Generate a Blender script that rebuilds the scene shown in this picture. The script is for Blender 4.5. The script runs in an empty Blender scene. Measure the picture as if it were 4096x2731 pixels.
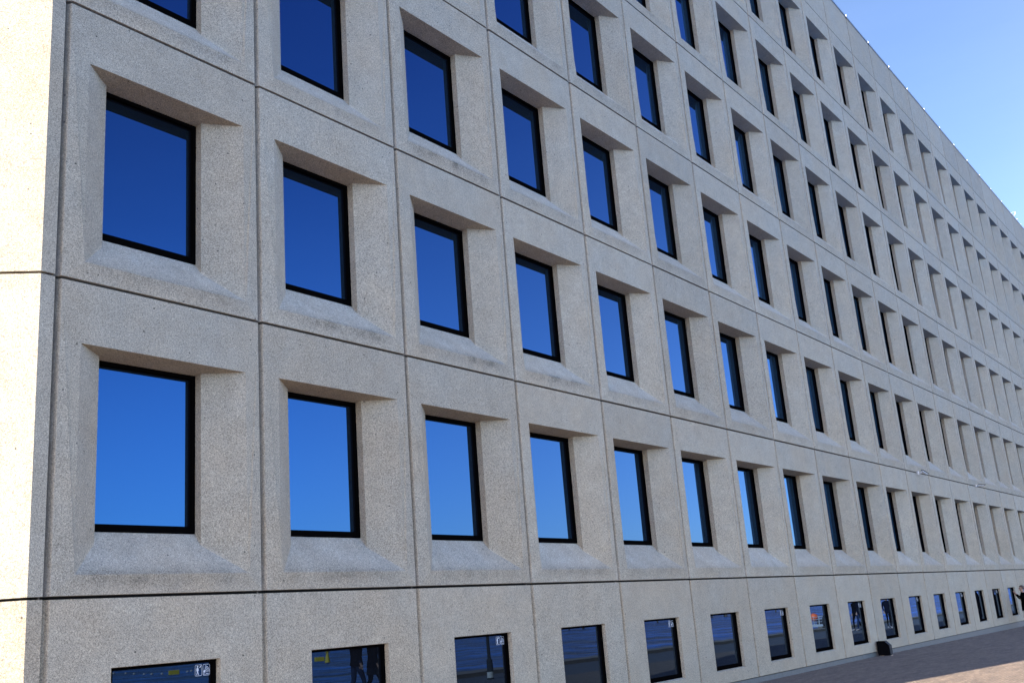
import bpy, bmesh, math, random
from mathutils import Vector, Matrix, noise
random.seed(7)
SC = bpy.context.scene
COL = SC.collection
rad = math.radians

# ------------------------------------------------------------------ camera
W = 2.7                                   # panel width in metres
YAW, PITCH, ROLL = 0.951660, 0.262869, -0.079095
def cam_matrix():
    cy, sy, cp, sp = math.cos(YAW), math.sin(YAW), math.cos(PITCH), math.sin(PITCH)
    f = Vector((sy*cp, cy*cp, sp)); r = Vector((cy, -sy, 0)); u = r.cross(f)
    cr, sr = math.cos(ROLL), math.sin(ROLL)
    r, u = r*cr + u*sr, u*cr - r*sr
    m = Matrix.Identity(4)
    for i in range(3):
        m[i][0], m[i][1], m[i][2] = r[i], u[i], -f[i]
    m[0][3], m[1][3], m[2][3] = -2.09134*W, -3.63499*W, (0.81-0.21627)*W
    return m
cd = bpy.data.cameras.new("camera")
cd.sensor_width = 36.0; cd.lens = 36.0*4179.87/4096.0
cd.clip_end = 6000; cd.clip_start = 0.1
co = bpy.data.objects.new("camera", cd); COL.objects.link(co)
co.matrix_world = cam_matrix(); SC.camera = co

# ------------------------------------------------------------------ light
SUN_EL = rad(33.0)
SUN_DIR = Vector((-math.cos(SUN_EL)*math.cos(rad(12.8)), math.cos(SUN_EL)*math.sin(rad(12.8)), math.sin(SUN_EL)))
wd = bpy.data.worlds.new("World"); SC.world = wd; wd.use_nodes = True
nt = wd.node_tree; nt.nodes.clear()
out = nt.nodes.new("ShaderNodeOutputWorld"); bg = nt.nodes.new("ShaderNodeBackground")
sky = nt.nodes.new("ShaderNodeTexSky"); sky.sky_type = 'NISHITA'; sky.sun_disc = False
sky.sun_elevation = SUN_EL
sky.sun_rotation = math.atan2(SUN_DIR.x, SUN_DIR.y)
sky.altitude = 0; sky.air_density = 1.0; sky.dust_density = 0.6; sky.ozone_density = 3.0
bg.inputs["Strength"].default_value = 0.145
# the clear sky is a deeper, polarised blue over the water, away from the sun
geo = nt.nodes.new("ShaderNodeNewGeometry"); dt = nt.nodes.new("ShaderNodeVectorMath"); dt.operation = 'DOT_PRODUCT'
dt.inputs[1].default_value = (0.0, 1.0, 0.0); nt.links.new(geo.outputs["Incoming"], dt.inputs[0])
mr = nt.nodes.new("ShaderNodeMapRange"); mr.interpolation_type = 'SMOOTHSTEP'
mr.inputs[1].default_value = -0.20; mr.inputs[2].default_value = 0.40
nt.links.new(dt.outputs["Value"], mr.inputs[0])
tn = nt.nodes.new("ShaderNodeMix"); tn.data_type = 'RGBA'; tn.inputs[6].default_value = (0.300, 0.300, 0.330, 1); tn.inputs[7].default_value = (0.86, 0.98, 1.12, 1)
nt.links.new(mr.outputs[0], tn.inputs[0])
ml = nt.nodes.new("ShaderNodeMix"); ml.data_type = 'RGBA'; ml.blend_type = 'MULTIPLY'; ml.inputs[0].default_value = 1.0
# faint cirrus
wn = nt.nodes.new("ShaderNodeTexNoise"); wm = nt.nodes.new("ShaderNodeMapping"); wm.inputs["Scale"].default_value = (2.0, 2.0, 11.0); wm.inputs["Rotation"].default_value = (0.10, 0.06, 0)
wt = nt.nodes.new("ShaderNodeTexCoord"); nt.links.new(wt.outputs["Generated"], wm.inputs[0]); nt.links.new(wm.outputs[0], wn.inputs["Vector"])
wn.inputs["Scale"].default_value = 1.4; wn.inputs["Detail"].default_value = 5; wn.inputs["Roughness"].default_value = 0.55
wr = nt.nodes.new("ShaderNodeMapRange"); wr.inputs[1].default_value = 0.42; wr.inputs[2].default_value = 0.78; wr.inputs[4].default_value = 0.06
nt.links.new(wn.outputs[0], wr.inputs[0])
ws = nt.nodes.new("ShaderNodeMix"); ws.data_type = 'RGBA'; ws.inputs[7].default_value = (3.6, 4.6, 6.5, 1)
nt.links.new(wr.outputs[0], ws.inputs[0]); nt.links.new(sky.outputs[0], ws.inputs[6])
nt.links.new(ws.outputs[2], ml.inputs[6]); # paler towards the east end of the harbour
sx_ = nt.nodes.new("ShaderNodeVectorMath"); sx_.operation = 'DOT_PRODUCT'; sx_.inputs[1].default_value = (-1.0, 0.0, 0.0); nt.links.new(geo.outputs["Incoming"], sx_.inputs[0])
mx_ = nt.nodes.new("ShaderNodeMapRange"); mx_.interpolation_type = 'SMOOTHSTEP'; mx_.inputs[1].default_value = 0.55; mx_.inputs[2].default_value = 0.93; nt.links.new(sx_.outputs["Value"], mx_.inputs[0])
pe = nt.nodes.new("ShaderNodeMix"); pe.data_type = 'RGBA'; pe.inputs[6].default_value = (0.98, 0.97, 1.0, 1); pe.inputs[7].default_value = (1.30, 0.74, 0.60, 1); nt.links.new(mx_.outputs[0], pe.inputs[0])
pm = nt.nodes.new("ShaderNodeMix"); pm.data_type = 'RGBA'; pm.blend_type = 'MULTIPLY'; pm.inputs[0].default_value = 1.0

# warmer and whiter to the west, near the sun; deeper blue higher up over the water
def ramp(src, a, b, ca, cb):
    r_ = nt.nodes.new("ShaderNodeMapRange"); r_.interpolation_type = 'SMOOTHSTEP'; r_.inputs[1].default_value = a; r_.inputs[2].default_value = b; nt.links.new(src, r_.inputs[0])
    c_ = nt.nodes.new("ShaderNodeMix"); c_.data_type = 'RGBA'; nt.links.new(r_.outputs[0], c_.inputs[0])
    c_.inputs[6].default_value = ca + (1,); c_.inputs[7].default_value = cb + (1,); return c_.outputs[2]
up_ = nt.nodes.new("ShaderNodeVectorMath"); up_.operation = 'DOT_PRODUCT'; up_.inputs[1].default_value = (0, 0, -1.0); nt.links.new(geo.outputs["Incoming"], up_.inputs[0])
west = ramp(sx_.outputs["Value"], -0.55, 0.05, (1.16, 0.99, 0.96), (0.86, 0.98, 1.12))
high = ramp(up_.outputs["Value"], 0.14, 0.66, (1.06, 1.06, 1.06), (0.34, 0.38, 0.52))
wh = nt.nodes.new("ShaderNodeMix"); wh.data_type = 'RGBA'; wh.blend_type = 'MULTIPLY'; wh.inputs[0].default_value = 1.0
nt.links.new(west, wh.inputs[6]); nt.links.new(high, wh.inputs[7]); nt.links.new(wh.outputs[2], pm.inputs[6])
nt.links.new(pe.outputs[2], pm.inputs[7]); nt.links.new(pm.outputs[2], tn.inputs[7])
nt.links.new(tn.outputs[2], ml.inputs[7])
nt.links.new(ml.outputs[2], bg.inputs["Color"]); nt.links.new(bg.outputs[0], out.inputs["Surface"])
sd = bpy.data.lights.new("sun", 'SUN'); sd.energy = 4.1; sd.angle = rad(0.5); sd.color = (1.0, 0.93, 0.86)
so = bpy.data.objects.new("sun", sd); COL.objects.link(so)
so.rotation_euler = SUN_DIR.to_track_quat('Z', 'Y').to_euler(); so.location = (-30, 20, 40)
SC.view_settings.view_transform = 'Standard'; SC.view_settings.look = 'None'
SC.view_settings.exposure = 2.57; SC.view_settings.gamma = 1.0
SC.view_settings.use_curve_mapping = False

# ------------------------------------------------------------------ helpers
class NT:
    def __init__(s, name):
        s.m = bpy.data.materials.new(name); s.m.use_nodes = True
        s.t = s.m.node_tree; s.t.nodes.clear()
        s.out = s.t.nodes.new("ShaderNodeOutputMaterial")
    def n(s, ty, **kw):
        nd = s.t.nodes.new(ty)
        for k, v in kw.items():
            if k.startswith("i_"): nd.inputs[k[2:].replace("_", " ")].default_value = v
            else: setattr(nd, k, v)
        return nd
    def l(s, a, b): s.t.links.new(a, b)
    def math(s, op, a, b=None, c=None, clamp=False):
        nd = s.n("ShaderNodeMath", operation=op, use_clamp=clamp)
        for i, v in enumerate((a, b, c)):
            if v is None: continue
            if isinstance(v, (int, float)): nd.inputs[i].default_value = v
            else: s.l(v, nd.inputs[i])
        return nd.outputs[0]
    def maprange(s, v, a, b, c=0.0, d=1.0, smooth=False):
        nd = s.n("ShaderNodeMapRange", interpolation_type='SMOOTHSTEP' if smooth else 'LINEAR')
        s.l(v, nd.inputs[0])
        for i, x in enumerate((a, b, c, d)): nd.inputs[i+1].default_value = x
        return nd.outputs[0]
    def mix(s, f, a, b, mode='MIX'):
        nd = s.n("ShaderNodeMix", data_type='RGBA', blend_type=mode)
        if isinstance(f, (int, float)): nd.inputs[0].default_value = f
        else: s.l(f, nd.inputs[0])
        for i, v in ((6, a), (7, b)):
            if isinstance(v, tuple): nd.inputs[i].default_value = v if len(v) == 4 else v + (1,)
            else: s.l(v, nd.inputs[i])
        return nd.outputs[2]
    def noise(s, vec, scale, detail=2, rough=0.5, w=None):
        nd = s.n("ShaderNodeTexNoise", noise_dimensions='4D' if w is not None else '3D')
        s.l(vec, nd.inputs["Vector"])
        nd.inputs["Scale"].default_value = scale; nd.inputs["Detail"].default_value = detail
        nd.inputs["Roughness"].default_value = rough
        if w is not None: s.l(w, nd.inputs["W"])
        return nd.outputs[0]

def simple(name, col, rough=0.6, metal=0.0, spec=0.5, vary=0.15, scale=8.0, bump=0.0):
    k = NT(name); tc = k.n("ShaderNodeTexCoord")
    b = k.n("ShaderNodeBsdfPrincipled", i_Roughness=rough, i_Metallic=metal)
    b.inputs["Specular IOR Level"].default_value = spec
    nz = k.noise(tc.outputs["Object"], scale, 4, 0.6)
    f = k.maprange(nz, 0.3, 0.7, 1-vary, 1+vary)
    c = k.n("ShaderNodeVectorMath", operation='SCALE'); c.inputs[0].default_value = col
    k.l(f, c.inputs["Scale"]); k.l(c.outputs[0], b.inputs["Base Color"])
    if bump:
        bp = k.n("ShaderNodeBump", i_Strength=bump, i_Distance=0.01)
        k.l(k.noise(tc.outputs["Object"], scale*6, 3), bp.inputs["Height"]); k.l(bp.outputs[0], b.inputs["Normal"])
    k.l(b.outputs[0], k.out.inputs[0])
    return k.m

CONC = (0.312, 0.262, 0.185)
def concrete(name, base=CONC, dirt=True):
    k = NT(name); tc = k.n("ShaderNodeTexCoord"); P = tc.outputs["Object"]
    oi = k.n("ShaderNodeObjectInfo"); rnd = oi.outputs["Random"]
    w = k.math('MULTIPLY', rnd, 37.0)
    fine = k.noise(P, 125.0, 3, 0.75, w)              # washed aggregate
    grit = k.noise(P, 55.0, 2, 0.6, w)
    mid = k.noise(P, 3.2, 4, 0.62, w)
    big = k.noise(P, 0.75, 3, 0.6, w)
    f1 = k.maprange(fine, 0.30, 0.70, 0.22, 1.78)
    f2 = k.maprange(grit, 0.30, 0.70, 0.74, 1.26)
    f3 = k.maprange(mid, 0.28, 0.72, 0.90, 1.09)
    tone = k.maprange(rnd, 0, 1, 0.93, 1.06)
    f = k.math('MULTIPLY', k.math('MULTIPLY', f1, f2), k.math('MULTIPLY', f3, tone))
    spk2 = k.maprange(k.noise(P, 70.0, 1, 0.5, w), 0.66, 0.72, 1.0, 1.35)      # pale pebbles
    f = k.math('MULTIPLY', f, spk2)
    # slow drift between a pinkish and a greyer cement
    colA = k.mix(k.maprange(big, 0.35, 0.65), (base[0]*1.025, base[1]*0.99, base[2]*0.95), (base[0]*0.965, base[1]*1.0, base[2]*1.04))
    sc = k.n("ShaderNodeVectorMath", operation='SCALE'); k.l(colA, sc.inputs[0]); k.l(f, sc.inputs["Scale"])
    col = sc.outputs[0]
    # air holes: sparse dark pits
    vo = k.n("ShaderNodeTexVoronoi", feature='F1'); off = k.n("ShaderNodeVectorMath", operation='ADD'); k.l(P, off.inputs[0]); k.l(w, off.inputs[1]); k.l(off.outputs[0], vo.inputs["Vector"])
    vo.inputs["Scale"].default_value = 6.5
    pit = k.math('LESS_THAN', vo.outputs["Distance"], 0.075)
    sel = k.n("ShaderNodeSeparateColor"); k.l(vo.outputs["Color"], sel.inputs[0])
    pit = k.math('MULTIPLY', pit, k.math('GREATER_THAN', sel.outputs[0], 0.62))
    col = k.mix(k.math('MULTIPLY', pit, 0.8), col, (0.035, 0.03, 0.026))
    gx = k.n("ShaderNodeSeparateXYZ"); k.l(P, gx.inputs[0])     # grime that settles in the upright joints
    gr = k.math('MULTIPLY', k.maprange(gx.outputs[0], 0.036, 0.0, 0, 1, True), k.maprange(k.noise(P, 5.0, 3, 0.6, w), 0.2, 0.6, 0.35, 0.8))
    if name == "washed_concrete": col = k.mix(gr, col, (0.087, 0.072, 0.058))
    if dirt:
        sx = k.n("ShaderNodeSeparateXYZ"); k.l(P, sx.inputs[0])
        at = k.n("ShaderNodeAttribute", attribute_type='OBJECT', attribute_name='dirt')
        # soot and algae that collect on and under the sloping sill edge
        up = k.maprange(sx.outputs[2], 0.36, 0.23, 0, 1, True)
        dn = k.maprange(sx.outputs[2], 0.02, 0.16, 0.15, 1, True)
        lx = k.maprange(sx.outputs[0], 0.05, 0.55, 0, 1, True); rx = k.maprange(sx.outputs[0], 2.66, 2.15, 0, 1, True)
        zone = k.math('MULTIPLY', k.math('MULTIPLY', up, dn), k.math('MULTIPLY', lx, rx))
        shp = k.noise(P, 2.6, 4, 0.65, w)
        zone = k.math('MULTIPLY', zone, k.maprange(shp, 0.22, 0.66, 0.10, 1.0))
        spk = k.noise(P, 58.0, 3, 0.75, w)
        thr = k.maprange(zone, 0, 1, 0.78, 0.46)
        dm = k.math('MULTIPLY', k.math('GREATER_THAN', spk, thr), k.math('MULTIPLY', zone, at.outputs["Fac"]), clamp=True)
        soft = k.math('MULTIPLY', k.math('MULTIPLY', zone, at.outputs["Fac"]), 0.26, clamp=True)
        col = k.mix(soft, col, (0.098, 0.089, 0.075))
        col = k.mix(k.math('MULTIPLY', dm, 0.60), col, (0.032, 0.029, 0.022))
        # sky light on the upward-facing sill, painted in as a paler, cooler tone
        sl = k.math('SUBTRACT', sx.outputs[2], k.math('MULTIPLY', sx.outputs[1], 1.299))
        sill_light = k.math('MULTIPLY', k.maprange(sl, 0.262, 0.235, 0, 1), k.maprange(sx.outputs[1], -0.012, 0.02, 0, 1))
        sill_light = k.math('MULTIPLY', sill_light, k.maprange(mid, 0.25, 0.65, 0.6, 1.0))
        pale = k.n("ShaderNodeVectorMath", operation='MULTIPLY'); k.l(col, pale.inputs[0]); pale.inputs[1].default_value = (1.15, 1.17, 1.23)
        col = k.mix(sill_light, col, pale.outputs[0])
        # faint vertical rain streaks
        mp = k.n("ShaderNodeMapping"); k.l(P, mp.inputs[0]); mp.inputs["Scale"].default_value = (7.0, 7.0, 0.35)
        st = k.noise(mp.outputs[0], 1.0, 3, 0.6, w)
        col = k.mix(k.maprange(st, 0.58, 0.80, 0, 0.20), col, (0.145, 0.135, 0.12))
    b = k.n("ShaderNodeBsdfPrincipled", i_Roughness=0.92)
    b.inputs["Specular IOR Level"].default_value = 0.25
    k.l(col, b.inputs["Base Color"])
    bp = k.n("ShaderNodeBump", i_Strength=0.55, i_Distance=0.006)
    k.l(fine, bp.inputs["Height"]); k.l(bp.outputs[0], b.inputs["Normal"])
    k.l(b.outputs[0], k.out.inputs[0])
    return k.m

def glass_mat(name, tint, ior, wave):
    k = NT(name); tc = k.n("ShaderNodeTexCoord"); oi = k.n("ShaderNodeObjectInfo")
    w = k.math('MULTIPLY', oi.outputs["Random"], 20.0)
    fr = k.n("ShaderNodeFresnel", i_IOR=ior)
    dk = k.n("ShaderNodeBsdfDiffuse"); dk.inputs[0].default_value = (0.004, 0.0045, 0.006, 1)
    gl = k.n("ShaderNodeBsdfGlossy"); gl.inputs["Roughness"].default_value = 0.0
    gl.inputs["Color"].default_value = tint + (1,)
    bp = k.n("ShaderNodeBump", i_Strength=wave, i_Distance=0.01)
    k.l(k.noise(tc.outputs["Object"], 1.6, 1, 0.4, w), bp.inputs["Height"])
    k.l(bp.outputs[0], gl.inputs["Normal"])
    mx = k.n("ShaderNodeMixShader"); k.l(fr.outputs[0], mx.inputs[0]); k.l(dk.outputs[0], mx.inputs[1]); k.l(gl.outputs[0], mx.inputs[2])
    k.l(mx.outputs[0], k.out.inputs[0])
    return k.m

MAT = {}
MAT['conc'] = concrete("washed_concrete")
MAT['conc_plain'] = concrete("washed_concrete_plain", dirt=False)
MAT['seal'] = simple("joint_mastic", (0.11, 0.10, 0.09), 0.8)
MAT['dark'] = simple("dark_joint", (0.012, 0.011, 0.010), 0.9)
MAT['frame'] = simple("black_anodised_frame", (0.0020, 0.0017, 0.0016), 0.6, 0.0, 0.0)
MAT['glass'] = glass_mat("coated_glass", (0.125, 0.385, 0.88), 1.97, 0.02)
MAT['glass2'] = glass_mat("clear_reflecting_glass", (0.42, 0.66, 1.0), 1.5, 0.06)
MAT['plinth'] = simple("plinth_granite", (0.085, 0.09, 0.082), 0.75, vary=0.2, scale=30)
MAT['coping'] = simple("zinc_coping", (0.13, 0.17, 0.20), 0.45, 0.6)
MAT['white'] = simple("white_enamel", (0.40, 0.39, 0.37), 0.35)
MAT['steel'] = simple("galvanised_steel", (0.25, 0.25, 0.25), 0.35, 0.8)
MAT['black'] = simple("black_plastic", (0.004, 0.004, 0.0045), 0.6, 0.0, 0.0)
MAT['slate'] = simple("grey_painted_steel", (0.020, 0.025, 0.028), 0.65, 0.0, 0.05)
MAT['sticker'] = simple("white_vinyl", (0.42, 0.43, 0.46), 0.5, vary=0.03)
MAT['skin'] = simple("skin", (0.34, 0.20, 0.14), 0.55, vary=0.06)
MAT['hair'] = simple("brown_hair", (0.085, 0.052, 0.032), 0.6, vary=0.35, scale=40)
MAT['coat'] = simple("black_coat", (0.0025, 0.0025, 0.003), 0.9, 0.0, 0.0)
MAT['navy'] = simple("navy_cloth", (0.004, 0.005, 0.011), 0.9, 0.0, 0.0)
MAT['jeans'] = simple("blue_jeans", (0.010, 0.020, 0.048), 0.9, 0.0, 0.0, vary=0.3)
MAT['greycloth'] = simple("grey_cloth", (0.05, 0.05, 0.055), 0.9, 0.0, 0.1)
MAT['shoe'] = simple("pale_shoes", (0.30, 0.24, 0.22), 0.6)
MAT['bag'] = simple("pale_yellow_bag", (0.62, 0.52, 0.22), 0.6)
MAT['yellow'] = simple("yellow_paint", (0.55, 0.42, 0.02), 0.5)
MAT['orange'] = simple("orange_float", (0.75, 0.12, 0.03), 0.5)
MAT['rubber'] = simple("rubber", (0.02, 0.02, 0.02), 0.8)
MAT['timber'] = simple("weathered_timber", (0.10, 0.085, 0.07), 0.85, vary=0.3)

def link(name, me, mat, parent=None, loc=None):
    o = bpy.data.objects.new(name, me)
    if mat is not None:
        me.materials.clear()
        for m_ in (mat if isinstance(mat, (list, tuple)) else [mat]): me.materials.append(m_)
    COL.objects.link(o)
    if loc is not None: o.location = loc
    if parent is not None: o.parent = parent
    return o
def obj(name, bm, mat, parent=None, loc=None, smooth=False):
    me = bpy.data.meshes.new(name); bmesh.ops.recalc_face_normals(bm, faces=bm.faces[:])
    bm.to_mesh(me); bm.free()
    if smooth:
        for p in me.polygons: p.use_smooth = True
    return link(name, me, mat, parent, loc)
def dup(o, loc, parent=None):
    c = o.copy(); COL.objects.link(c); c.location = loc
    if parent is not None: c.parent = parent
    return c
def thing(name, label, cat, loc=(0, 0, 0), rz=0, group=None):
    o = bpy.data.objects.new(name, None); COL.objects.link(o); o.location = loc; o.rotation_euler = (0, 0, rz)
    o['label'] = label; o['category'] = cat
    if group: o['group'] = group
    return o
def box(bm, x0, x1, y0, y1, z0, z1, bev=0.0):
    r = bmesh.ops.create_cube(bm, size=1.0, matrix=Matrix.Translation(((x0+x1)/2, (y0+y1)/2, (z0+z1)/2)) @ Matrix.Diagonal((x1-x0, y1-y0, z1-z0, 1)))
    if bev:
        es = list({e for v in r['verts'] for e in v.link_edges})
        bmesh.ops.bevel(bm, geom=es, offset=bev, segments=2, affect='EDGES', profile=0.6)
def tube(bm, pts, radii, seg=10, cap=True):
    pts = [Vector(p) for p in pts]
    if isinstance(radii, (int, float)): radii = [radii]*len(pts)
    rings = []
    for i, p in enumerate(pts):
        d = (pts[min(i+1, len(pts)-1)] - pts[max(i-1, 0)]).normalized()
        q = d.to_track_quat('Z', 'X')
        rings.append([bm.verts.new(p + q @ Vector((math.cos(a)*radii[i], math.sin(a)*radii[i], 0))) for a in [2*math.pi*j/seg for j in range(seg)]])
    for a, b in zip(rings, rings[1:]):
        for j in range(seg): bm.faces.new((a[j], a[(j+1) % seg], b[(j+1) % seg], b[j]))
    if cap:
        bm.faces.new(rings[0][::-1]); bm.faces.new(rings[-1])
def poly_prism(bm, pts2, z0, z1, f=lambda x, y, z: (x, y, z)):
    a = [bm.verts.new(f(x, y, z0)) for x, y in pts2]; b = [bm.verts.new(f(x, y, z1)) for x, y in pts2]
    n = len(pts2)
    for i in range(n): bm.faces.new((a[i], a[(i+1) % n], b[(i+1) % n], b[i]))
    bm.faces.new(a[::-1]); bm.faces.new(b)

# ------------------------------------------------------------------ heights
ZA = 0.81*W                               # lowest long joint
FH = 1.2202*W                             # storey height
NF = 6
ZG = ZA + NF*FH                           # underside of the parapet panels
ZT = 7.925*W + 0.81*W                     # roof edge
ZB = (0.81-0.765)*W                       # underside of the ground floor panels
NC = 27
def gz(x):                                # the paving falls gently along the facade
    return -0.0057*min(max(x-9*W, 0), 25*W)

# ------------------------------------------------------------------ ground
def sheet(name, y0, y1, dz, mat, x0=-400, x1=600):
    bm = bmesh.new()
    xs = [x0, -60, 0, 9*W, 14*W, 20*W, 27*W, 34*W, x1]
    a = [bm.verts.new((x, y0, gz(x)+dz)) for x in xs]; b = [bm.verts.new((x, y1, gz(x)+dz)) for x in xs]
    for i in range(len(xs)-1): bm.faces.new((a[i], a[i+1], b[i+1], b[i]))
    o = obj(name, bm, mat); o['kind'] = 'structure'; return o

def setts():
    k = NT("clinker_paving"); tc = k.n("ShaderNodeTexCoord"); P = tc.outputs["Object"]
    br = k.n("ShaderNodeTexBrick", offset=0.5); k.l(P, br.inputs["Vector"])
    wob = k.noise(P, 7.0, 3); wv = k.n("ShaderNodeVectorMath", operation='MULTIPLY_ADD')
    k.l(wob, wv.inputs[0]); wv.inputs[1].default_value = (0.05, 0.05, 0); k.l(P, wv.inputs[2]); k.l(wv.outputs[0], br.inputs["Vector"])
    for n_, v in (("Scale", 1.0), ("Mortar Size", 0.009), ("Mortar Smooth", 0.3), ("Bias", 0.0), ("Brick Width", 0.23), ("Row Height", 0.085)):
        br.inputs[n_].default_value = v
    br.inputs["Color1"].default_value = (0.098, 0.067, 0.042, 1); br.inputs["Color2"].default_value = (0.155, 0.108, 0.069, 1)
    br.inputs["Mortar"].default_value = (0.055, 0.043, 0.033, 1)
    mp = k.n("ShaderNodeMapping"); k.l(P, mp.inputs[0]); mp.inputs["Scale"].default_value = (0.55, 2.6, 1)
    f = k.math('MULTIPLY', k.maprange(k.noise(P, 24, 4, 0.7), 0.3, 0.7, 0.55, 1.5), k.maprange(k.noise(mp.outputs[0], 1.6, 5, 0.65), 0.3, 0.7, 0.65, 1.35))
    sc = k.n("ShaderNodeVectorMath", operation='SCALE'); k.l(br.outputs[0], sc.inputs[0]); k.l(f, sc.inputs["Scale"])
    grit = k.noise(P, 19, 2, 0.5)
    col = k.mix(k.maprange(grit, 0.67, 0.71), sc.outputs[0], (0.30, 0.27, 0.24))
    b = k.n("ShaderNodeBsdfPrincipled", i_Roughness=0.8); k.l(col, b.inputs["Base Color"])
    h = k.math('ADD', k.math('MULTIPLY', br.outputs["Fac"], -1.0), k.noise(P, 30, 3))
    bp = k.n("ShaderNodeBump", i_Strength=0.8, i_Distance=0.012); k.l(h, bp.inputs["Height"]); k.l(bp.outputs[0], b.inputs["Normal"])
    k.l(b.outputs[0], k.out.inputs[0]); return k.m
MAT['setts'] = setts()
MAT['asphalt'] = simple("asphalt", (0.055, 0.055, 0.058), 0.85, vary=0.2, scale=3, bump=0.3)
MAT['kerb'] = simple("granite_kerb", (0.16, 0.13, 0.10), 0.8, vary=0.2, scale=3)
MAT['wall_stone'] = simple("quay_stone", (0.14, 0.13, 0.12), 0.9, vary=0.3, scale=2)
YC, YR, YQ = -8.4, -13.2, -14.6
sheet("pavement", YC, 60, 0.0, MAT['setts'])
sheet("road", YR, YC, -0.004, MAT['asphalt'])
sheet("side_path", YR+0.9, YR+0.96, 0.0, MAT['kerb'])
bm = bmesh.new(); xs = [-400, 9*W, 14*W, 20*W, 27*W, 34*W, 600]
for i in range(len(xs)-1):
    xa, xb = xs[i], xs[i+1]
    v = [[bm.verts.new((x, y, z+gz(x))) for y, z in ((YR, -0.3), (YR, 0.12), (YQ, 0.12), (YQ, -4.0))] for x in (xa, xb)]
    for j in range(3): bm.faces.new((v[0][j], v[1][j], v[1][j+1], v[0][j+1]))
qo = obj("quay_edge", bm, MAT['kerb']); qo['kind'] = 'structure'

def water_mat():
    k = NT("harbour_water"); tc = k.n("ShaderNodeTexCoord"); P = tc.outputs["Object"]
    def waves(sx, sy, sc, det):
        mp = k.n("ShaderNodeMapping", vector_type='TEXTURE'); k.l(P, mp.inputs[0]); mp.inputs["Scale"].default_value = (1/sx, 1/sy, 1); mp.inputs["Rotation"].default_value = (0, 0, -0.80)
        return k.noise(mp.outputs[0], sc, det, 0.6)
    chop = waves(1.0, 0.8, 0.30, 5); swell = waves(1.0, 0.9, 0.075, 5); wind = waves(1.0, 0.12, 0.035, 3)
    h = k.math('ADD', chop, k.math('MULTIPLY', swell, 2.5))
    f = k.math('MULTIPLY', k.maprange(chop, 0.36, 0.66, 0.15, 2.2), k.math('MULTIPLY', k.maprange(swell, 0.36, 0.64, 0.25, 1.9), k.maprange(wind, 0.3, 0.7, 0.6, 1.4)))
    sc = k.n("ShaderNodeVectorMath", operation='SCALE'); sc.inputs[0].default_value = (0.002, 0.050, 0.185); k.l(f, sc.inputs["Scale"])
    foam = k.math('MULTIPLY', k.maprange(waves(1.0, 0.10, 0.06, 4), 0.665, 0.69), 0.8)
    col = k.mix(foam, sc.outputs[0], (0.28, 0.32, 0.36))
    b = k.n("ShaderNodeBsdfPrincipled", i_Roughness=0.3, i_IOR=1.33); k.l(col, b.inputs["Base Color"]); b.inputs["Specular IOR Level"].default_value = 0.02
    bp = k.n("ShaderNodeBump", i_Strength=0.8, i_Distance=1.0); k.l(h, bp.inputs["Height"]); k.l(bp.outputs[0], b.inputs["Normal"])
    k.l(b.outputs[0], k.out.inputs[0]); return k.m
bm = bmesh.new()
v = [bm.verts.new(p) for p in ((-3000, YQ+0.5, -1.6), (4500, YQ+0.5, -1.6), (4500, -4500, -1.6), (-3000, -4500, -1.6))]
bm.faces.new(v); wo = obj("water", bm, water_mat()); wo['kind'] = 'structure'

# ------------------------------------------------------------------ building
B = thing("office_building", "long grey washed concrete office block with deep splayed square windows in rows", "office building")

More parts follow.
